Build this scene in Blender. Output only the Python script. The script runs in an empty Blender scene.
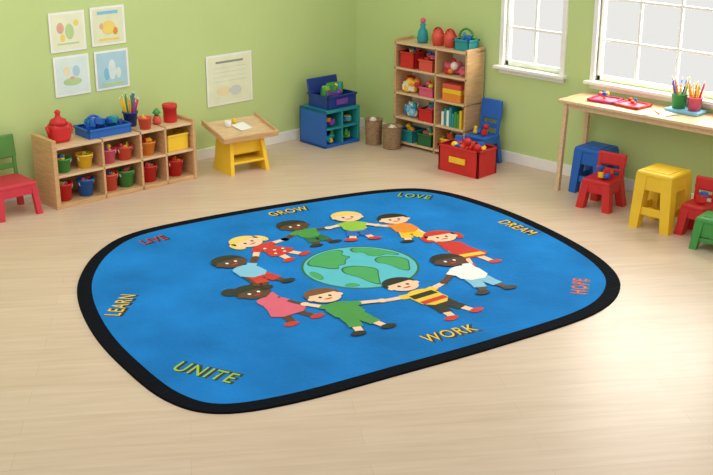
import bpy, bmesh, math, random
from mathutils import Vector, Matrix, Euler
random.seed(7)
sc=bpy.context.scene
try: sc.view_settings.view_transform='Standard'
except Exception: pass

# ---------------------------------------------------------------- materials
PAL=dict(red=(206,36,36),coral=(222,84,66),pink=(222,92,120),orange=(236,140,44),yellow=(244,200,46),
 green=(66,150,70),dgreen=(30,104,60),lime=(150,196,66),teal=(38,150,155),blue=(30,100,190),dblue=(28,60,140),
 navy=(20,34,80),purple=(120,70,160),white=(245,244,240),cream=(238,228,205),brown=(120,72,40),black=(16,16,18),
 basket=(158,128,94),grey=(150,150,150),lblue=(130,195,225),skinl=(246,206,172),skind=(84,46,32),skinm=(170,110,72),
 blond=(245,210,105),ginger=(206,44,30),rugblue=(30,122,196),rugborder=(9,13,22),ocean=(84,190,206),land=(66,166,96),
 ygreen=(196,214,60),magenta=(200,40,110),trim=(244,243,236),metal=(170,172,175),chairgreen=(84,140,62),seatpink=(206,52,70),
 papA=(236,238,205),papB=(228,232,196),papC=(222,238,232),papD=(176,212,226),
 pgreen=(190,214,150),pcream=(240,226,180),ppink=(226,170,150),pyel=(240,214,110),ppale=(214,218,212))
def lin(c):
    o=[]
    for v in c:
        v/=255.0
        o.append(v/12.92 if v<=.04045 else ((v+.055)/1.055)**2.4)
    return (*o,1)
MATS={}
def mixnoise(nt,b,base,scale,amt,stretch=(1,1,1),detail=4):
    tc=nt.nodes.new('ShaderNodeTexCoord'); mp=nt.nodes.new('ShaderNodeMapping'); mp.inputs['Scale'].default_value=stretch
    nz=nt.nodes.new('ShaderNodeTexNoise'); nz.inputs['Scale'].default_value=scale; nz.inputs['Detail'].default_value=detail
    cr=nt.nodes.new('ShaderNodeValToRGB')
    d=lambda k:(min(1,base[0]*k),min(1,base[1]*k),min(1,base[2]*k),1)
    cr.color_ramp.elements[0].position=.3; cr.color_ramp.elements[0].color=d(1-amt)
    cr.color_ramp.elements[1].position=.7; cr.color_ramp.elements[1].color=d(1+amt)
    nt.links.new(tc.outputs['Object'],mp.inputs[0]); nt.links.new(mp.outputs[0],nz.inputs['Vector'])
    nt.links.new(nz.outputs['Fac'],cr.inputs[0]); nt.links.new(cr.outputs[0],b.inputs['Base Color'])
    return nz
def M(n):
    if n in MATS: return MATS[n]
    m=bpy.data.materials.new(n); m.use_nodes=True; nt=m.node_tree; b=nt.nodes['Principled BSDF']
    b.inputs['Roughness'].default_value=.45
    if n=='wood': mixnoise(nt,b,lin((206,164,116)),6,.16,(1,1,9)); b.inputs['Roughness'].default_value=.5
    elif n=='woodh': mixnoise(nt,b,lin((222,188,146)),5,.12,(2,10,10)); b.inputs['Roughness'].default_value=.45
    elif n=='wall': mixnoise(nt,b,lin((197,216,144)),1.2,.03); b.inputs['Roughness'].default_value=.9
    elif n in('rugblue','rugborder'):
        nz=mixnoise(nt,b,lin(PAL[n]),1.7,.2,detail=10); b.inputs['Roughness'].default_value=.95; b.inputs['Specular IOR Level'].default_value=.1
        n2=nt.nodes.new('ShaderNodeTexNoise'); n2.inputs['Scale'].default_value=120
        bp=nt.nodes.new('ShaderNodeBump'); bp.inputs['Strength'].default_value=.7; bp.inputs['Distance'].default_value=.01
        nt.links.new(n2.outputs['Fac'],bp.inputs['Height']); nt.links.new(bp.outputs[0],b.inputs['Normal'])
    elif n=='floor':
        tc=nt.nodes.new('ShaderNodeTexCoord'); mp=nt.nodes.new('ShaderNodeMapping'); mp.inputs['Rotation'].default_value=(0,0,math.radians(38))
        br=nt.nodes.new('ShaderNodeTexBrick'); br.inputs['Scale'].default_value=1
        br.inputs['Brick Width'].default_value=1.9; br.inputs['Row Height'].default_value=.19; br.inputs['Mortar Size'].default_value=.0016
        br.inputs['Color1'].default_value=lin((224,200,176)); br.inputs['Color2'].default_value=lin((219,194,169)); br.inputs['Mortar'].default_value=lin((206,182,157))
        mp2=nt.nodes.new('ShaderNodeMapping'); mp2.inputs['Scale'].default_value=(1.2,14,1)
        nz=nt.nodes.new('ShaderNodeTexNoise'); nz.inputs['Scale'].default_value=1.6; nz.inputs['Detail'].default_value=6
        cr=nt.nodes.new('ShaderNodeValToRGB'); cr.color_ramp.elements[0].position=.3; cr.color_ramp.elements[0].color=(.88,.85,.82,1)
        cr.color_ramp.elements[1].position=.7; cr.color_ramp.elements[1].color=(1.0,1.0,1.0,1)
        mx=nt.nodes.new('ShaderNodeMix'); mx.data_type='RGBA'; mx.blend_type='MULTIPLY'; mx.inputs[0].default_value=1
        L=nt.links.new
        L(tc.outputs['Object'],mp.inputs[0]); L(mp.outputs[0],br.inputs['Vector']); L(mp.outputs[0],mp2.inputs[0]); L(mp2.outputs[0],nz.inputs['Vector'])
        L(nz.outputs['Fac'],cr.inputs[0]); L(br.outputs['Color'],mx.inputs[6]); L(cr.outputs[0],mx.inputs[7]); L(mx.outputs[2],b.inputs['Base Color'])
        b.inputs['Roughness'].default_value=.36
    elif n=='basket':
        mixnoise(nt,b,lin(PAL[n]),30,.3,(1,1,3)); b.inputs['Roughness'].default_value=.9
    else:
        c=lin(PAL[n]); mixnoise(nt,b,c,8,.04)
    MATS[n]=m; return m

# ---------------------------------------------------------------- mesh builder
class MB:
    def __init__(s): s.bm=bmesh.new(); s.cols=[]
    def ci(s,c):
        if c not in s.cols: s.cols.append(c)
        return s.cols.index(c)
    def _mark(s,faces,c,smooth=False):
        i=s.ci(c)
        for f in faces: f.material_index=i; f.smooth=smooth
    def box(s,x0,x1,y0,y1,z0,z1,c,bev=.004,rot=None,seg=2):
        g=bmesh.ops.create_cube(s.bm,size=1); vs=g['verts']
        cx,cy,cz=(x0+x1)/2,(y0+y1)/2,(z0+z1)/2
        for v in vs: v.co=Vector((v.co.x*(x1-x0),v.co.y*(y1-y0),v.co.z*(z1-z0)))
        fs=set(f for v in vs for f in v.link_faces); s._mark(fs,c)
        if bev>0:
            es=set(e for v in vs for e in v.link_edges)
            r=bmesh.ops.bevel(s.bm,geom=list(es)+list(vs),offset=min(bev,.45*min(x1-x0,y1-y0,z1-z0)),segments=seg,affect='EDGES',profile=.5)
            fs=set(r['faces'])|set(f for v in r['verts'] for f in v.link_faces); s._mark(fs,c)
            vs=list(set(v for f in fs for v in f.verts))
        R=rot.to_matrix() if rot else Matrix.Identity(3)
        for v in vs: v.co=R@v.co+Vector((cx,cy,cz))
    def rbox(s,c0,size,c,bev,ang):
        x,y,z=c0;a,b,d=size
        s.box(x-a/2,x+a/2,y-b/2,y+b/2,z-d/2,z+d/2,c,bev,Euler(ang))
    def hexa(s,bot,top,c):
        vb=[s.bm.verts.new(p) for p in bot]; vt=[s.bm.verts.new(p) for p in top]; n=len(vb)
        fs=[s.bm.faces.new(vb[::-1]),s.bm.faces.new(vt)]
        for i in range(n): fs.append(s.bm.faces.new((vb[i],vb[(i+1)%n],vt[(i+1)%n],vt[i])))
        s._mark(fs,c)
    def lathe(s,prof,ctr,c,seg=20):
        x,y,z=ctr; rings=[]
        for r,h in prof:
            rings.append([s.bm.verts.new((x+r*math.cos(2*math.pi*i/seg),y+r*math.sin(2*math.pi*i/seg),z+h)) for i in range(seg)])
        fs=[]
        for a,b in zip(rings,rings[1:]):
            for i in range(seg): fs.append(s.bm.faces.new((a[i],a[(i+1)%seg],b[(i+1)%seg],b[i])))
        fs.append(s.bm.faces.new(rings[0][::-1])); fs.append(s.bm.faces.new(rings[-1])); s._mark(fs,c,True)
        fs[-1].smooth=False; fs[-2].smooth=False
    def bucket(s,x,y,z,r,h,c,rim=True):
        s.lathe([(r*.78,0),(r*.97,h*.9),(r*1.08,h*.9),(r*1.08,h),(r*.95,h),(r*.9,h*.85),(.01,h*.8)],(x,y,z),c)
    def bin(s,x0,x1,y0,y1,z0,z1,c,t=.012):
        k=.012
        s.hexa([(x0+k,y0+k,z0),(x1-k,y0+k,z0),(x1-k,y1-k,z0),(x0+k,y1-k,z0)],[(x0+k,y0+k,z0+t),(x1-k,y0+k,z0+t),(x1-k,y1-k,z0+t),(x0+k,y1-k,z0+t)],c)
        for a in((x0,x1,y0,y0+t),(x0,x1,y1-t,y1),(x0,x0+t,y0,y1),(x1-t,x1,y0,y1)): s.box(*a,z0,z1,c,.003)
        e=.012
        for a in((x0-e,x1+e,y0-e,y0+t),(x0-e,x1+e,y1-t,y1+e),(x0-e,x0+t,y0-e,y1+e),(x1-t,x1+e,y0-e,y1+e)): s.box(*a,z1-.02,z1,c,.004)
    def tube(s,p0,p1,r0,r1,c,seg=10):
        p0=Vector(p0);p1=Vector(p1);d=(p1-p0).normalized(); q=d.to_track_quat('Z','Y')
        A=[s.bm.verts.new(p0+q@Vector((r0*math.cos(2*math.pi*i/seg),r0*math.sin(2*math.pi*i/seg),0))) for i in range(seg)]
        B=[s.bm.verts.new(p1+q@Vector((r1*math.cos(2*math.pi*i/seg),r1*math.sin(2*math.pi*i/seg),0))) for i in range(seg)]
        fs=[s.bm.faces.new((A[i],A[(i+1)%seg],B[(i+1)%seg],B[i])) for i in range(seg)]
        s._mark(fs,c,True); s._mark([s.bm.faces.new(A[::-1]),s.bm.faces.new(B)],c)
    def arc(s,ctr,r,a0,a1,rad,c,plane='xz',n=10):
        P=[]
        for i in range(n+1):
            a=a0+(a1-a0)*i/n; u,v=r*math.cos(a),r*math.sin(a)
            P.append((ctr[0]+u,ctr[1],ctr[2]+v) if plane=='xz' else (ctr[0],ctr[1]+u,ctr[2]+v))
        for a,b in zip(P,P[1:]): s.tube(a,b,rad,rad,c,8)
    def sph(s,c0,r,c,sc=(1,1,1)):
        g=bmesh.ops.create_uvsphere(s.bm,u_segments=16,v_segments=10,radius=r)
        fs=set(f for v in g['verts'] for f in v.link_faces); s._mark(fs,c,True)
        for v in g['verts']: v.co=Vector((v.co.x*sc[0]+c0[0],v.co.y*sc[1]+c0[1],v.co.z*sc[2]+c0[2]))
    def poly(s,pts,z,c):
        vs=[s.bm.verts.new((x,y,z)) for x,y in pts]; f=s.bm.faces.new(vs); s._mark([f],c)
        f.normal_update()
        if f.normal.z<0: f.normal_flip()
    def toys(s,x0,x1,y0,y1,z,n,sz=.05,cols=('red','yellow','blue','green','orange','pink','teal')):
        for i in range(n):
            x=random.uniform(x0+sz*.7,x1-sz*.7);y=random.uniform(y0+sz*.7,y1-sz*.7);c=random.choice(cols);k=sz*random.uniform(.7,1.1);zz=z+k*.72+random.choice((0,0,.6))*sz
            q=random.random()
            if q<.5: s.rbox((x,y,zz),(k,k,k*random.uniform(.6,1.1)),c,.004,(random.uniform(-.2,.2),random.uniform(-.2,.2),random.uniform(0,3)))
            elif q<.8: s.sph((x,y,zz),k*.55,c)
            else: s.lathe([(k*.4,-k*.6),(k*.5,-k*.3),(k*.3,k*.3),(k*.35,k*.6),(k*.1,k*.8)],(x,y,zz),c,12)
    def finish(s,name,loc=(0,0,0),rz=0,parent=None):
        me=bpy.data.meshes.new(name); s.bm.to_mesh(me); s.bm.free()
        for c in s.cols: me.materials.append(M(c))
        o=bpy.data.objects.new(name,me); bpy.context.collection.objects.link(o); o.location=loc; o.rotation_euler=(0,0,rz)
        if parent: o.parent=parent
        return o

# ---------------------------------------------------------------- camera
f=1150.0; p=math.atan(407.5/f); H=math.radians(44.1)
cam=bpy.data.cameras.new('camera'); co=bpy.data.objects.new('camera',cam); bpy.context.collection.objects.link(co)
cam.sensor_width=36; cam.lens=f*36/713; co.location=(-9.24,-8.96,3.2)
co.rotation_euler=(math.pi/2-p,0,H-math.pi/2); sc.camera=co

# ---------------------------------------------------------------- room
A4=math.radians(-4)
def W(s_,t,z=0):
    c,sn=math.cos(A4),math.sin(A4); return (s_*c-t*sn, s_*sn+t*c, z)
b=MB(); b.box(-12,.3,-12,1.2,-.1,0,'floor',0); b.finish('floor')
b=MB(); b.box(-12,.12,0,.12,0,3.6,'wall',0); b.finish('wall_left',(0,0,0),A4)
SZ=.98; TOP=2.5
w1=(-2.74,-2.06); w2=(-4.75,-3.13)
b=MB()
b.box(0,.12,-12,0,0,SZ,'wall',0); b.box(0,.12,-12,0,TOP,3.6,'wall',0)
for y0,y1 in((w1[1],0),(w2[1],w1[0]),(-12,w2[0])): b.box(0,.12,y0,y1,SZ,TOP,'wall',0)
b.finish('wall_right')
b=MB(); b.box(-12,-.02,-.02,0,0,.11,'trim',.004); b.finish('baseboard_left',(0,0,0),A4)
b=MB(); b.box(-.02,0,-12,-.02,0,.11,'trim',.004); b.finish('baseboard_right')
def window(name,y0,y1,cols,rows):
    b=MB(); t=.05
    b.box(-.02,.09,y0-t,y0,SZ-.02,TOP+t,'trim'); b.box(-.02,.09,y1,y1+t,SZ-.02,TOP+t,'trim'); b.box(-.02,.09,y0-t,y1+t,TOP,TOP+t,'trim')
    b.box(-.08,.1,y0-t-.03,y1+t+.03,SZ-.03,SZ,'trim')
    b.box(-.015,0,y0-t,y1+t,SZ-.08,SZ-.03,'trim')
    for a in((y0,y0+.035),(y1-.035,y1)): b.box(.03,.07,*a,SZ,TOP,'trim')
    b.box(.03,.07,y0,y1,SZ,SZ+.05,'trim'); b.box(.03,.07,y0,y1,TOP-.05,TOP,'trim')
    for i in range(1,cols):
        y=y0+(y1-y0)*i/cols; b.box(.035,.065,y-.012,y+.012,SZ,TOP,'trim')
    for i in range(1,rows):
        z=SZ+(TOP-SZ)*i/rows; b.box(.037,.063,y0,y1,z-.012,z+.012,'trim')
    return b.finish(name)
window('window_1',*w1,2,4); window('window_2',*w2,4,4)

# ---------------------------------------------------------------- rug
RA=math.radians(-16.8)
CX,CY=.957*-2.365+.289*-3.995, -.289*-2.365+.957*-3.995
rug=bpy.data.objects.new('area_rug',None); bpy.context.collection.objects.link(rug)
rug.location=(CX,CY,0); rug.rotation_euler=(0,0,RA)
OUT=[(-1.10,1.63),(-.44,1.73),(.52,1.74),(1.40,1.66),(1.81,1.38),(2.0,.68),(2.02,-.15),(1.91,-.85),(1.66,-1.30),(1.17,-1.59),(.3,-1.70),(-.50,-1.74),(-1.25,-1.76),(-1.70,-1.66),(-1.91,-1.35),(-1.99,-.78),(-2.0,-.2),(-1.92,.42),(-1.76,.90),(-1.48,1.34)]
def catmull(P,k=6):
    R=[];n=len(P)
    for i in range(n):
        a,b_,c,d=(Vector(P[(i+j-1)%n]) for j in range(4))
        for q in range(k):
            t=q/k; R.append(.5*((2*b_)+(c-a)*t+(2*a-5*b_+4*c-d)*t*t+(3*b_-a-3*c+d)*t**3))
    return R
P=catmull(OUT)[::-1]
def ins(P,d):
    n=len(P); R=[]
    for i in range(n):
        t=(P[(i+1)%n]-P[i-1]).normalized(); R.append(P[i]+Vector((-t.y,t.x))*d)
    return R
P2=ins(P,.006); P3=ins(P,.108)
b=MB(); b.hexa([(v.x,v.y,0) for v in P],[(v.x,v.y,.012) for v in P2],'rugborder'); b.finish('rug_border',parent=rug)
b=MB(); b.hexa([(v.x,v.y,.008) for v in P3],[(v.x,v.y,.0135) for v in P3],'rugblue'); b.finish('rug_field',parent=rug)
Z0=.0142; DZ=.0004
def ell(cx,cy,rx,ry,ang=0,n=22,a0=0,a1=360):
    full=(a1-a0)==360; m=n if full else n+1; R=[]
    for i in range(m):
        a=math.radians(a0+(a1-a0)*i/n); x,y=rx*math.cos(a),ry*math.sin(a)
        R.append((cx+x*math.cos(ang)-y*math.sin(ang),cy+x*math.sin(ang)+y*math.cos(ang)))
    return R
b=MB(); gx,gy,gr=.18,0,.44
b.poly(ell(gx,gy,gr+.02,gr+.02,n=48),Z0,'dgreen'); b.poly(ell(gx,gy,gr,gr,n=48),Z0+DZ,'ocean')
def G(pts): return [(gx+x*gr,gy+y*gr) for x,y in pts]
lands=[[(-.78,.5),(-.6,.74),(-.3,.9),(0,.96),(.1,.8),(-.05,.66),(.08,.5),(-.1,.42),(-.18,.22),(-.32,.26),(-.36,.1),(-.5,.16),(-.62,.34)],
 [(-.34,.05),(-.12,.08),(.08,-.08),(.2,-.26),(.06,-.5),(-.04,-.72),(-.12,-.9),(-.22,-.7),(-.26,-.42),(-.4,-.2)],
 [(.3,.9),(.55,.78),(.8,.5),(.93,.2),(.8,.22),(.7,.34),(.52,.3),(.4,.42),(.42,.58),(.24,.66)],
 [(.42,.2),(.62,.24),(.86,.06),(.9,-.14),(.78,-.34),(.66,-.58),(.54,-.44),(.5,-.12),(.36,0)],
 [(-.97,.1),(-.86,.2),(-.78,0),(-.84,-.22),(-.95,-.2)],[(-.7,-.66),(-.5,-.6),(-.42,-.78),(-.56,-.8)]]
def smooth(pts,it=2):
    for _ in range(it):
        q=[]
        for i in range(len(pts)):
            a=pts[i];c=pts[(i+1)%len(pts)]
            q+= [(a[0]*.75+c[0]*.25,a[1]*.75+c[1]*.25),(a[0]*.25+c[0]*.75,a[1]*.25+c[1]*.75)]
        pts=q
    return pts
for l in lands:
    cxm=sum(q[0] for q in l)/len(l); cym=sum(q[1] for q in l)/len(l)
    big=[(cxm+(x-cxm)*1.10,cym+(y-cym)*1.10) for x,y in l]
    big=[(x*min(1,.97/max(.01,math.hypot(x,y))),y*min(1,.97/max(.01,math.hypot(x,y)))) for x,y in big]
    b.poly(smooth(G(big)),Z0+1.5*DZ,'dgreen'); b.poly(smooth(G(l)),Z0+2.2*DZ,'land')
b.finish('globe_motif',parent=rug)
b=MB()
kids=[
 ((.15,1.11),(.19,.58),'skind','black','green','dgreen','boy',0),
 ((.66,1.09),(.50,.52),'skinl','blond','lime','blue','boy',1),
 ((.99,.85),(.89,.28),'skinl','black','orange','yellow','boy',0),
 ((1.10,.27),(1.04,-.42),'skinl','ginger','red','yellow','girl',0),
 ((.84,-.24),(.81,-.93),'skind','black','white','lblue','boy',1),
 ((.26,-.49),(.36,-1.18),'skinl','black','yellow','black','boy',0),
 ((-.35,-.41),(-.33,-1.11),'skinl','brown','green','green','boy',1),
 ((-.77,-.09),(-.66,-.73),'skind','black','pink','pink','puffs',0),
 ((-.67,.56),(-.54,-.04),'skind','black','lblue','red','boy',1),
 ((-.36,.93),(-.15,.42),'skinl','blond','red','red','girl',0)]
fr=[]
for k in kids:
    h,ft=Vector(k[0]),Vector(k[1]); L=(h-ft).length; up=(h-ft).normalized(); rt=Vector((up.y,-up.x)); fr.append((ft,L,up,rt))
n=len(kids)
def pt(fm,x,y):
    ft,L,up,rt=fm; q=ft+up*(y*L)+rt*(x*L); return (q.x,q.y)
hands=[]
for i in range(n):
    a=Vector(pt(fr[i],0,.66)); c=Vector(pt(fr[(i+1)%n],0,.66)); hands.append((a+c)/2)
def strip(p0,p1,w0,w1,z,c):
    p0=Vector(p0);p1=Vector(p1);d=(p1-p0).normalized();q=Vector((-d.y,d.x))
    b.poly([tuple(p0+q*w0),tuple(p0-q*w0),tuple(p1-q*w1),tuple(p1+q*w1)],z,c)
for i,k in enumerate(kids):
    fm=fr[i]; skin,hair,shirt,bot,style,ly=k[2:]; ft,L,up,rt=fm; ang=math.atan2(-rt.y,-rt.x)+math.pi
    zb=Z0+.003+ly*.004; z=lambda n_: zb+DZ*n_
    for hd in (hands[i-1],hands[i]):
        side=1 if (hd-ft).dot(rt)>0 else -1
        sh=Vector(pt(fm,side*.10,.70)); mid=sh+(hd-sh)*.4
        strip(sh,hd,.030,.024,z(0),skin); strip(sh,mid,.042,.038,z(1),shirt); b.poly(ell(hd.x,hd.y,.034,.034),z(1),skin)
    for s_ in(-1,1):
        strip(pt(fm,s_*.06,.36),pt(fm,s_*.14,.04),.036,.028,z(1),skin)
        if style=='boy': strip(pt(fm,s_*.055,.38),pt(fm,s_*.11,.16),.056,.05,z(2),bot)
        x,y=pt(fm,s_*.17,.02); b.poly(ell(x,y,.06,.034,ang),z(3),'red' if i%2 else 'black')
    if style=='boy':
        b.poly([pt(fm,-.16,.30),pt(fm,.16,.30),pt(fm,.15,.42),pt(fm,-.15,.42)],z(3),bot)
        b.poly(smooth([pt(fm,-.17,.37),pt(fm,.17,.37),pt(fm,.18,.72),pt(fm,.07,.80),pt(fm,-.07,.80),pt(fm,-.18,.72)],1),z(4),shirt)
        if i==5: b.poly([pt(fm,-.16,.44),pt(fm,.16,.44),pt(fm,.16,.52),pt(fm,-.16,.52)],z(5),'red'); b.poly([pt(fm,-.16,.60),pt(fm,.16,.60),pt(fm,.15,.70),pt(fm,-.15,.70)],z(5),'black')
    else:
        b.poly(smooth([pt(fm,-.27,.22),pt(fm,.27,.22),pt(fm,.13,.55),pt(fm,.14,.74),pt(fm,.05,.80),pt(fm,-.05,.80),pt(fm,-.14,.74),pt(fm,-.13,.55)],1),z(4),shirt)
        if i==9:
            for (u_,v_) in((-.1,.34),(.05,.3),(.12,.4),(0,.45),(-.05,.6)): x,y=pt(fm,u_,v_); b.poly(ell(x,y,.014,.014,n=8),z(5),'white')
        if i==3: b.poly([pt(fm,-.2,.27),pt(fm,.2,.27),pt(fm,.17,.36),pt(fm,-.17,.36)],z(5),'yellow')
    hc=lambda x,y: (Vector(k[0])+rt*x+up*y)
    R=.120
    c=hc(0,.028); b.poly(ell(c.x,c.y,R*1.16,R*1.05,ang),z(5),hair)
    if style=='girl':
        for s_ in(-1,1): c=hc(s_*.135,-.02); b.poly(ell(c.x,c.y,.05,.08,ang),z(5),hair)
    if style=='puffs':
        for s_ in(-1,1): c=hc(s_*.125,.10); b.poly(ell(c.x,c.y,.07,.07,ang),z(6),hair)
    c=hc(0,-.015); b.poly(ell(c.x,c.y,R,R*.92,ang),z(6),skin)
    for s_ in(-1,1): c=hc(s_*R*1.0,-.02); b.poly(ell(c.x,c.y,.022,.028,ang,12),z(6)-.0001,skin)
    c=hc(0,.02); b.poly(ell(c.x,c.y,R*1.02,R*.85,ang,16,12,168),z(7),hair)
    for s_ in(-1,1): c=hc(s_*.04,-.015); b.poly(ell(c.x,c.y,.013,.017,ang,10),z(8),'black' if skin=='skinl' else 'white')
    c=hc(0,-.055); b.poly(ell(c.x,c.y,.035,.018,ang,10,180,360),z(8),'red')
b.finish('children_motif',parent=rug)
def word(t,x,y,deg,col,size=.17):
    for j,(c,off,dz) in enumerate((('black',.010,0),(col,.001,.0008))):
        cu=bpy.data.curves.new('text_'+t.lower(),'FONT'); cu.body=t; cu.size=size; cu.align_x='CENTER'; cu.align_y='CENTER'; cu.offset=off; cu.space_character=1.15
        o=bpy.data.objects.new('text_'+t.lower()+('_shadow' if j==0 else ''),cu); bpy.context.collection.objects.link(o); cu.materials.append(M(c))
        a=math.radians(deg); o.location=(x+(.010 if j==0 else 0),y-(.010 if j==0 else 0),Z0+dz); o.rotation_euler=(0,0,a); o.scale=(.74,1,1); o.parent=rug
word('LIVE',-1.01,1.36,10,'red',.15); word('GROW',.29,1.50,2,'yellow',.15); word('LOVE',1.50,1.34,-46,'lime',.16); word('DREAM',1.80,.16,-85,'yellow',.155)
word('HOPE',1.40,-1.15,47,'red',.15); word('WORK',.09,-1.39,0,'yellow',.165); word('UNITE',-1.57,-1.14,-55,'lime',.19); word('LEARN',-1.68,.16,54,'yellow',.16)

# ---------------------------------------------------------------- left cubby shelf
S0=-4.05;T0=-.53
b=MB(); Lw=1.48;D=.38;Hh=.56;t=.022
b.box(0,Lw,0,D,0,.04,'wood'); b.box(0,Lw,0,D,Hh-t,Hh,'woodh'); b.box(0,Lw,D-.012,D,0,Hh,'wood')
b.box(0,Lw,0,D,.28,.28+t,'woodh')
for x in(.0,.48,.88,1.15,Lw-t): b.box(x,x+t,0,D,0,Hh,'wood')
b.box(-.012,.03,-.01,D,0,Hh+.07,'wood'); b.box(Lw-.02,Lw+.012,-.01,D,0,Hh+.03,'wood')
b.finish('cubby_shelf',W(S0,T0),A4)
def put(fn,name,s_,t_,z,rz=0):
    b=MB(); fn(b); return b.finish(name,W(s_,t_,z),A4+rz)
def bk(c,r=.085,h=.2,toy=None):
    def g(b):
        b.bucket(0,0,0,r,h,c)
        b.arc((0,-r*.3,h*.92),r*.98,math.pi*1.05,math.pi*1.95,.005,'white','xz')
        if toy: b.toys(-r*.8,r*.8,-r*.8,r*.8,h*.72,7,.04,toy)
    return g
mixc=('yellow','lime','orange','red','blue','pink')
for x,c in((.13,'red'),(.35,'blue'),(.60,'coral'),(.775,'green'),(1.025,'red'),(1.32,'red')): put(bk(c,.08,.16,mixc),'toy_bucket',S0+x,T0+.12,.041)
for x,c in((.14,'green'),(.36,'yellow'),(.60,'pink'),(.775,'coral'),(1.025,'orange')): put(bk(c,.078,.13,mixc),'toy_bucket',S0+x,T0+.12,.303)
def g(b): b.bin(-.12,.12,-.12,.15,0,.16,'yellow'); b.toys(-.11,.11,-.1,.12,.03,10,.05)
put(g,'storage_bin',S0+1.32,T0+.16,.303)
def g(b):
    b.box(-.09,.09,-.08,.08,0,.17,'red',.04,seg=4); b.lathe([(.085,0),(.07,.04),(.03,.06),(.02,.09),(.03,.11),(.01,.13)],(0,0,.16),'red')
    b.arc((.08,0,.1),.055,-1.4,1.4,.012,'coral'); b.tube((-.08,0,.06),(-.12,0,.15),.025,.014,'red')
put(g,'toy_teapot',S0+.175,T0+.2,Hh+.001)
def g(b):
    b.bin(-.22,.22,-.13,.13,0,.085,'blue'); b.toys(-.2,.2,-.1,.1,.03,18,.075,('blue','teal','dblue','blue','green','yellow')); b.arc((-.1,0,.1),.08,0,math.pi,.012,'blue')
put(g,'toy_tray',S0+.62,T0+.2,Hh+.001)
def pencils(b,x,y,z,r,n,h):
    for i in range(n):
        a=random.uniform(0,6.28); k=r*.7; c=random.choice(('red','yellow','blue','green','purple','orange'))
        x0,y0=x+k*.5*math.cos(a),y+k*.5*math.sin(a); x1,y1=x+k*1.7*math.cos(a),y+k*1.7*math.sin(a); hh=h*random.uniform(.85,1.1)
        b.tube((x0,y0,z),(x1,y1,z+hh),.008,.008,c,6); b.tube((x1,y1,z+hh),(x1+.12*(x1-x0),y1+.12*(y1-y0),z+hh+.025),.008,.001,'cream',6)
def g(b): b.bucket(0,0,0,.07,.14,'dblue'); pencils(b,0,0,.03,.07,20,.24)
put(g,'pencil_pot',S0+.96,T0+.28,Hh+.001)
def g(b): b.bucket(0,0,0,.065,.11,'coral'); b.toys(-.05,.05,-.05,.05,.08,4,.035,('yellow','orange'))
put(g,'terracotta_pot',S0+1.0,T0+.09,Hh+.001)
def g(b): b.lathe([(.062,0),(.065,.01),(.065,.13),(.072,.13),(.072,.17),(.06,.175)],(0,0,0),'red')
put(g,'red_canister',S0+1.33,T0+.17,Hh+.001)
def g(b): b.lathe([(.035,0),(.045,.04),(.03,.07),(.03,.08)],(0,0,0),'coral'); b.lathe([(.012,0),(.04,.03),(.012,.07)],(0,0,.08),'green',10)
put(g,'toy_cup',S0+1.18,T0+.17,Hh+.001)

# ---------------------------------------------------------------- chair / stool builders
def chair(name,x,y,rz,seat,back,h=.3,w=.3,bh=.3,leg=None,toys=0,k=.02,ap=.06,sp=.01):
    b=MB(); leg=leg or seat
    for sx in(-1,1):
        for sy in(-1,1):
            X,Y=sx*(w/2-k-.005),sy*(w/2-k-.005); X2,Y2=sx*(w/2+sp-k*.5),sy*(w/2+sp-k*.5)
            b.hexa([(X2-k,Y2-k,0),(X2+k,Y2-k,0),(X2+k,Y2+k,0),(X2-k,Y2+k,0)],[(X-k,Y-k,h-.02),(X+k,Y-k,h-.02),(X+k,Y+k,h-.02),(X-k,Y+k,h-.02)],leg)
    b.box(-w/2,w/2,-w/2,w/2,h-.04,h,seat,.015,seg=3)
    for s_ in(-1,1):
        q=s_*(w/2-.014); b.box(-w/2+.02,w/2-.02,q-.01,q+.01,h-.03-ap,h-.03,seat,.004); b.box(q-.01,q+.01,-w/2+.02,w/2-.02,h-.03-ap,h-.03,seat,.004)
    for sx in(-1,1): b.rbox((sx*(w/2-.025),w/2+.0,h+bh*.45),(.032,.028,bh*.95),back,.008,(-.12,0,0))
    b.rbox((0,w/2+.012,h+bh*.70),(w,.030,bh*.58),back,.014,(-.12,0,0)); b.rbox((0,w/2-.005,h+bh*.22),(w*.9,.022,bh*.14),back,.006,(-.12,0,0))
    if toys: b.toys(-w*.42,w*.42,-w*.42,w*.35,h,toys,.06,('blue','yellow','red','coral'))
    return b.finish(name,(x,y,0),rz)
def stool(name,x,y,rz,c,h=.48,w=.36):
    b=MB()
    b.box(-w/2,w/2,-w/2,w/2,h-.05,h,c,.022,seg=3); b.box(-w/2+.05,w/2-.05,-w/2+.05,w/2-.05,h-.01,h+.008,c,.006)
    kk=.15*w; 
    for sx in(-1,1):
        for sy in(-1,1):
            X,Y=sx*(w/2-kk-.003),sy*(w/2-kk-.003); X2,Y2=sx*(w/2+.012-.01),sy*(w/2+.012-.01); k2=kk*.8
            X2=sx*(w/2+.02-k2); Y2=sy*(w/2+.02-k2)
            b.hexa([(X2-k2,Y2-k2,0),(X2+k2,Y2-k2,0),(X2+k2,Y2+k2,0),(X2-k2,Y2+k2,0)],[(X-kk,Y-kk,h-.03),(X+kk,Y-kk,h-.03),(X+kk,Y+kk,h-.03),(X-kk,Y+kk,h-.03)],c)
    for s_ in(-1,1):
        q=s_*(w/2-.02); b.box(-w/2+.03,w/2-.03,q-.012,q+.012,h-.16,h-.04,c,.005); b.box(q-.012,q+.012,-w/2+.03,w/2-.03,h-.16,h-.04,c,.005)
        q=s_*(w/2-.015); b.box(-w/2+.02,w/2-.02,q-.01,q+.01,h*.24,h*.38,c,.005); b.box(q-.01,q+.01,-w/2+.02,w/2-.02,h*.24,h*.38,c,.005)
    return b.finish(name,(x,y,0),rz)
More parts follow.
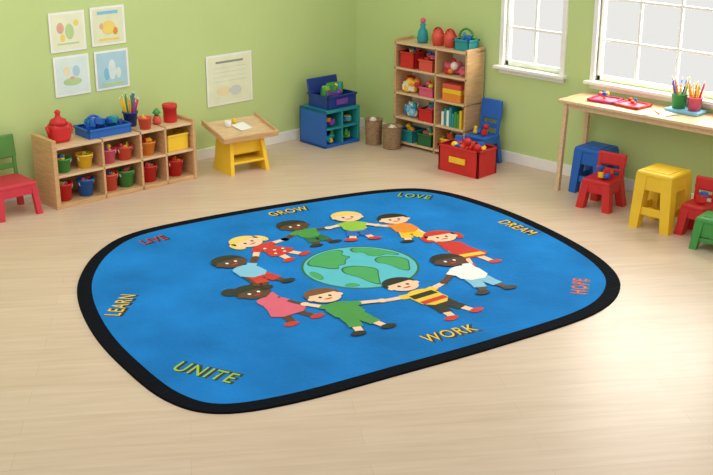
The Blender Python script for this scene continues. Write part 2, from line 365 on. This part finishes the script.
x,y,_=W(-4.40,-.33); chair('childs_chair',x,y,A4,'seatpink','chairgreen',.30,.36,.36,'seatpink',k=.024,ap=.08)

# slanted craft table with yellow base
b=MB()
for sx in(-1,1):
    b.hexa([(sx*.2-.02,-.19,0),(sx*.2+.02,-.19,0),(sx*.2+.02,.17,0),(sx*.2-.02,.17,0)],[(sx*.17-.02,-.13,.35),(sx*.17+.02,-.13,.35),(sx*.17+.02,.13,.40),(sx*.17-.02,.13,.40)],'yellow')
b.box(-.18,.18,-.10,-.07,.18,.36,'yellow',.01); b.box(-.18,.18,.06,.09,.1,.36,'yellow',.01); b.box(-.2,.2,-.17,.12,.10,.125,'yellow',.008)
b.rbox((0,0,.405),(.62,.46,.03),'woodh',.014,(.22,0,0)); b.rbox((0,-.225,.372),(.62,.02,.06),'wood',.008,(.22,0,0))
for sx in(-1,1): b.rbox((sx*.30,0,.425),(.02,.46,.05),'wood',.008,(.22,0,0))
b.rbox((.05,.02,.427),(.2,.15,.004),'white',.001,(.22,0,.3)); b.lathe([(.03,0),(.035,.06),(.028,.065)],(-.1,.06,.43),'white'); b.lathe([(.02,0),(.022,.05),(.018,.055)],(.0,.11,.44),'yellow')
b.finish('craft_table',W(-2.04,-.55),A4-.12)

# blue storage cube
b=MB(); w=.50;d=.42;h=.40
b.box(0,w,0,d,0,.03,'blue'); b.box(0,w,0,d,h-.03,h,'teal'); b.box(0,.03,0,d,0,h,'blue'); b.box(w-.03,w,0,d,0,h,'teal'); b.box(0,w,d-.02,d,0,h,'dblue')
b.box(.03,w-.03,0,d,.19,.21,'teal'); b.box(.24,.26,0,d,0,h,'teal')
b.toys(.04,.23,.0,.3,.032,12,.07,('lime','green','yellow','teal')); b.toys(.27,.46,.0,.3,.032,12,.07,('green','lime','yellow')); b.toys(.04,.23,.0,.3,.212,12,.07,('red','purple','orange','teal')); b.toys(.27,.46,.0,.3,.212,12,.07)
b.finish('storage_cube',W(-.93,-.54),A4)
b=MB(); b.bin(0,.40,0,.32,0,.14,'dblue'); b.toys(.03,.37,.03,.29,.09,26,.08,('lime','yellow','teal','green','blue','purple')); b.rbox((.2,.32,.20),(.42,.02,.17),'dblue',.01,(-.2,0,0))
b.rbox((.19,-.014,.07),(.16,.004,.06),'purple',.001,(0,0,0))
b.finish('toy_bin',W(-.85,-.50,.402),A4)

# baskets
for (x,y,r,h) in((-.44,-.69,.095,.27),(-.43,-.95,.105,.24)):
    b=MB(); pr=[(r*.85,0)]
    for i in range(10): pr+= [(r*(.87+.012*i)+.006,h*(i+.3)/10),(r*(.87+.012*i)-.003,h*(i+.8)/10)]
    pr+=[(r*1.08,h),(r*.92,h),(r*.85,h*.6),(.01,h*.55)]
    b.lathe(pr,(0,0,0),'basket',24); b.toys(-r*.6,r*.6,-r*.6,r*.6,h*.6,5,.07,('basket','brown','cream'))
    b.finish('wicker_basket',(x,y,0))

# tall shelf
TL=.98;TD=.28;TH=1.11;BY=-.86
b=MB()
b.box(-TD,0,-TL,-TL+.025,0,TH+.03,'wood'); b.box(-TD,0,-.025,0,0,TH+.03,'wood'); b.box(-TD,0,-.58,-.56,0,TH,'wood')
ZS=(.03,.295,.56,.825,TH-.02)
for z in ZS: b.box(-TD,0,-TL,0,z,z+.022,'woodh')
b.box(-.012,0,-TL,0,0,TH,'cream')
b.finish('bookshelf',(-.03,BY,0))
def tin(fn,name,y,z,x=-.2):
    b=MB(); fn(b); return b.finish(name,(x,BY+y,z))
def binf(c,hw=.12,h=.15):
    def g(b):
        b.bin(-.09,.1,-hw,hw,0,h,c); b.toys(-.07,.08,-hw+.01,hw-.01,h*.6,11,.055)
    return g
def blocks(n,w,sz=.06,cols=('red','yellow','blue','green','orange','pink')):
    def g(b): b.toys(-.11,.1,-w,w,0,n,sz,cols)
    return g
def stack(cols,w=.1):
    def g(b):
        zz=0
        for c,hh in cols: b.box(-.09,.09,-w,w,zz,zz+hh,c,.006); zz+=hh
    return g
def bookrow(n,cols):
    def g(b):
        yy=-n*.017
        for i in range(n):
            hh=random.uniform(.14,.21); b.box(-.08,.08,yy,yy+.03,0,hh,random.choice(cols),.003); yy+=.034
    return g
def row(items,z):
    for y,fn,nm in items: tin(fn,nm,y,z+.0225)
row([(-.16,binf('red',.10,.17),'storage_bin'),(-.42,binf('coral',.10,.12),'storage_bin'),(-.77,blocks(18,.16,.07,('cream','orange','pink','red','yellow')),'toy_blocks')],ZS[3])
row([(-.17,blocks(20,.13,.08,('orange','yellow','cream','red')),'toy_blocks'),(-.43,binf('pink',.1,.1),'storage_bin'),(-.77,stack((('orange',.08),('yellow',.05),('coral',.05)),.12),'game_boxes')],ZS[2])
row([(-.17,blocks(20,.13,.08,('teal','blue','white','lblue')),'toy_blocks'),(-.43,binf('red',.10,.13),'storage_bin'),(-.77,bookrow(8,('teal','green','yellow','white')),'picture_books')],ZS[1])
row([(-.16,binf('teal',.10,.13),'storage_bin'),(-.42,binf('dgreen',.10,.13),'storage_bin'),(-.77,binf('yellow',.13,.13),'storage_bin')],ZS[0])
T=TH+.003
def g(b): b.lathe([(.05,0),(.06,.04),(.05,.12),(.025,.16),(.03,.19),(.01,.22)],(0,0,0),'teal'); b.sph((.0,0,.23),.03,'pink')
tin(g,'toy_bottle',-.27,T,-.17)
def g(b): b.lathe([(.055,0),(.07,.09),(.065,.12),(.04,.14),(.04,.16)],(0,0,0),'coral'); b.arc((0,0,.12),.06,0,math.pi,.01,'red','yz')
tin(g,'toy_jar',-.48,T,-.17); tin(g,'toy_jar',-.64,T,-.17)
def g(b): b.bin(-.08,.08,-.09,.09,0,.11,'teal'); b.toys(-.07,.07,-.08,.08,.07,9,.06,('green','teal','red','blue')); b.arc((0,0,.12),.09,0,math.pi,.012,'green','yz')
tin(g,'toy_caddy',-.85,T,-.17)

# red toy box with blue chair behind
b=MB(); b.bin(-.15,.15,-.25,.25,0,.27,'red',.02); b.box(-.12,.12,-.22,.22,.18,.22,'coral',.01); b.toys(-.12,.12,-.22,.22,.21,16,.07,('blue','red','yellow','coral')); b.box(-.172,-.155,-.1,.1,.11,.17,'yellow',.004)
b.finish('toy_box',(-.57,-2.09,0))
chair('childs_chair',-.23,-2.0,math.radians(-90),'blue','blue',.30,.26,.34,toys=4,k=.024)

# ---------------------------------------------------------------- desk
b=MB(); dx0,dx1,dy0,dy1,dh=-.50,-.03,-4.95,-3.06,.87
b.box(dx0,dx1,dy0,dy1,dh-.03,dh,'woodh',.008); b.box(dx0+.04,dx1-.04,dy0+.05,dy1-.05,dh-.08,dh-.03,'woodh')
for X,s1 in((dx0+.05,1),(dx1-.05,-1)):
    for Y,s2 in((dy1-.07,1),(dy0+.07,-1)):
        k=.02; X2=X-.02*s1; Y2=Y+.03*s2
        b.hexa([(X2-k,Y2-k,0),(X2+k,Y2-k,0),(X2+k,Y2+k,0),(X2-k,Y2+k,0)],[(X-k,Y-k,dh-.03),(X+k,Y-k,dh-.03),(X+k,Y+k,dh-.03),(X-k,Y+k,dh-.03)],'woodh')
b.finish('craft_desk')
def dsk(fn,name,x,y,rz=0):
    b=MB(); fn(b); b.finish(name,(x,y,dh+.001),rz)
def tray(c):
    def g(b): b.bin(-.1,.1,-.12,.12,0,.025,c); b.box(-.07,.07,-.1,.1,.012,.018,'pink',.001); b.toys(-.06,.06,-.09,.09,.018,4,.035)
    return g
dsk(tray('magenta'),'paint_tray',-.26,-3.42,.1); dsk(tray('red'),'paint_tray',-.27,-3.71,-.1)
def g(b):
    b.rbox((0,0,.002),(.2,.2,.003),'white',.001,(0,0,.2)); b.rbox((.03,-.05,.006),(.17,.17,.003),'cream',.001,(0,0,-.3)); b.tube((-.05,-.05,.014),(.05,.06,.014),.006,.006,'orange',6)
dsk(g,'drawing_papers',-.38,-4.02)
def g(b):
    b.box(-.09,.09,-.16,.16,0,.03,'lblue',.008); b.bucket(0,.07,.03,.07,.13,'green'); b.bucket(0,-.08,.03,.065,.12,'pink'); pencils(b,0,.07,.06,.06,16,.2); pencils(b,0,-.08,.06,.055,14,.19)
dsk(g,'pencil_caddy',-.16,-4.17)

# stools near the desk
stool('childs_stool',-.27,-3.37,0,'blue',.44,.30)
chair('childs_chair',-.61,-3.67,math.radians(-86),'red','red',.27,.28,.20,toys=9,k=.036,ap=.09)
stool('childs_stool',-.73,-4.33,0,'yellow',.5,.34)
chair('childs_chair',-.70,-4.655,math.radians(-90),'red','red',.27,.21,.20,k=.036,ap=.09,toys=2)
stool('childs_stool',-.92,-4.92,.1,'green',.27,.24)

# ---------------------------------------------------------------- posters
def poster(name,s0,s1,z0,z1,base,art):
    b=MB(); b.box(s0,s1,-.012,-.006,z0,z1,'white',0); k=.02
    b.box(s0+k,s1-k,-.0135,-.012,z0+k,z1-k,base,0); w,h=s1-s0,z1-z0
    for (kind,u_,v_,a,c_,c) in art:
        x=s0+u_*w; z=z0+v_*h
        if kind=='e': b.sph((x,-.0138,z),1,c,(a*w,.0008,c_*h))
        else: b.box(x-a*w,x+a*w,-.0152,-.0135,z-c_*h,z+c_*h,c,0)
    b.finish(name,(0,0,0),A4)
poster('childrens_drawing',-3.72,-3.36,1.29,1.65,'papA',[('e',.3,.6,.10,.14,'ppink'),('e',.55,.5,.12,.2,'pgreen'),('e',.75,.7,.07,.08,'pyel'),('b',.5,.2,.3,.02,'pgreen'),('e',.35,.35,.07,.1,'pyel')])
poster('childrens_drawing',-3.30,-2.94,1.30,1.66,'papB',[('b',.5,.84,.30,.04,'lblue'),('e',.5,.45,.2,.18,'pyel'),('e',.3,.5,.06,.08,'ppink'),('e',.7,.35,.07,.1,'orange'),('b',.5,.15,.3,.03,'pyel')])
poster('childrens_drawing',-3.71,-3.35,.88,1.25,'papC',[('e',.5,.35,.26,.1,'pgreen'),('e',.35,.62,.09,.12,'pcream'),('e',.62,.6,.1,.14,'papD'),('e',.5,.42,.08,.06,'ppink')])
poster('childrens_drawing',-3.29,-2.93,.88,1.25,'papD',[('e',.5,.5,.12,.26,'papC'),('e',.33,.4,.08,.16,'lblue'),('e',.68,.4,.08,.14,'papC'),('b',.5,.14,.34,.03,'pgreen')])
poster('wall_chart',-2.04,-1.47,.53,1.05,'papA',[('b',.5,.85,.3,.02,'grey')]+[('b',.5,.74-.09*i,.36,.005,'ppale') for i in range(4)]+[('e',.35,.28,.14,.1,'pcream'),('e',.62,.26,.12,.1,'ppale')])

# ---------------------------------------------------------------- lights
w=bpy.data.worlds.new('world'); sc.world=w; w.use_nodes=True; bg=w.node_tree.nodes['Background']
bg.inputs[0].default_value=(1,.99,.95,1); bg.inputs[1].default_value=.83
def area(n,loc,tgt,sx,sy,e,col):
    l=bpy.data.lights.new(n,'AREA'); l.shape='RECTANGLE'; l.size=sx; l.size_y=sy; l.energy=e; l.color=col
    o=bpy.data.objects.new(n,l); bpy.context.collection.objects.link(o); o.location=loc
    o.rotation_euler=(Vector(tgt)-Vector(loc)).to_track_quat('-Z','Y').to_euler()
area('window_light',(.5,-3.6,1.9),(-4,-3.2,0),2.6,1.6,150,(1,.95,.86))
area('overhead_fill',(-4.5,-2.5,3.5),(-3.5,-1.0,.3),4,3,50,(1,.96,.9))  # added overhead fill for soft shadows
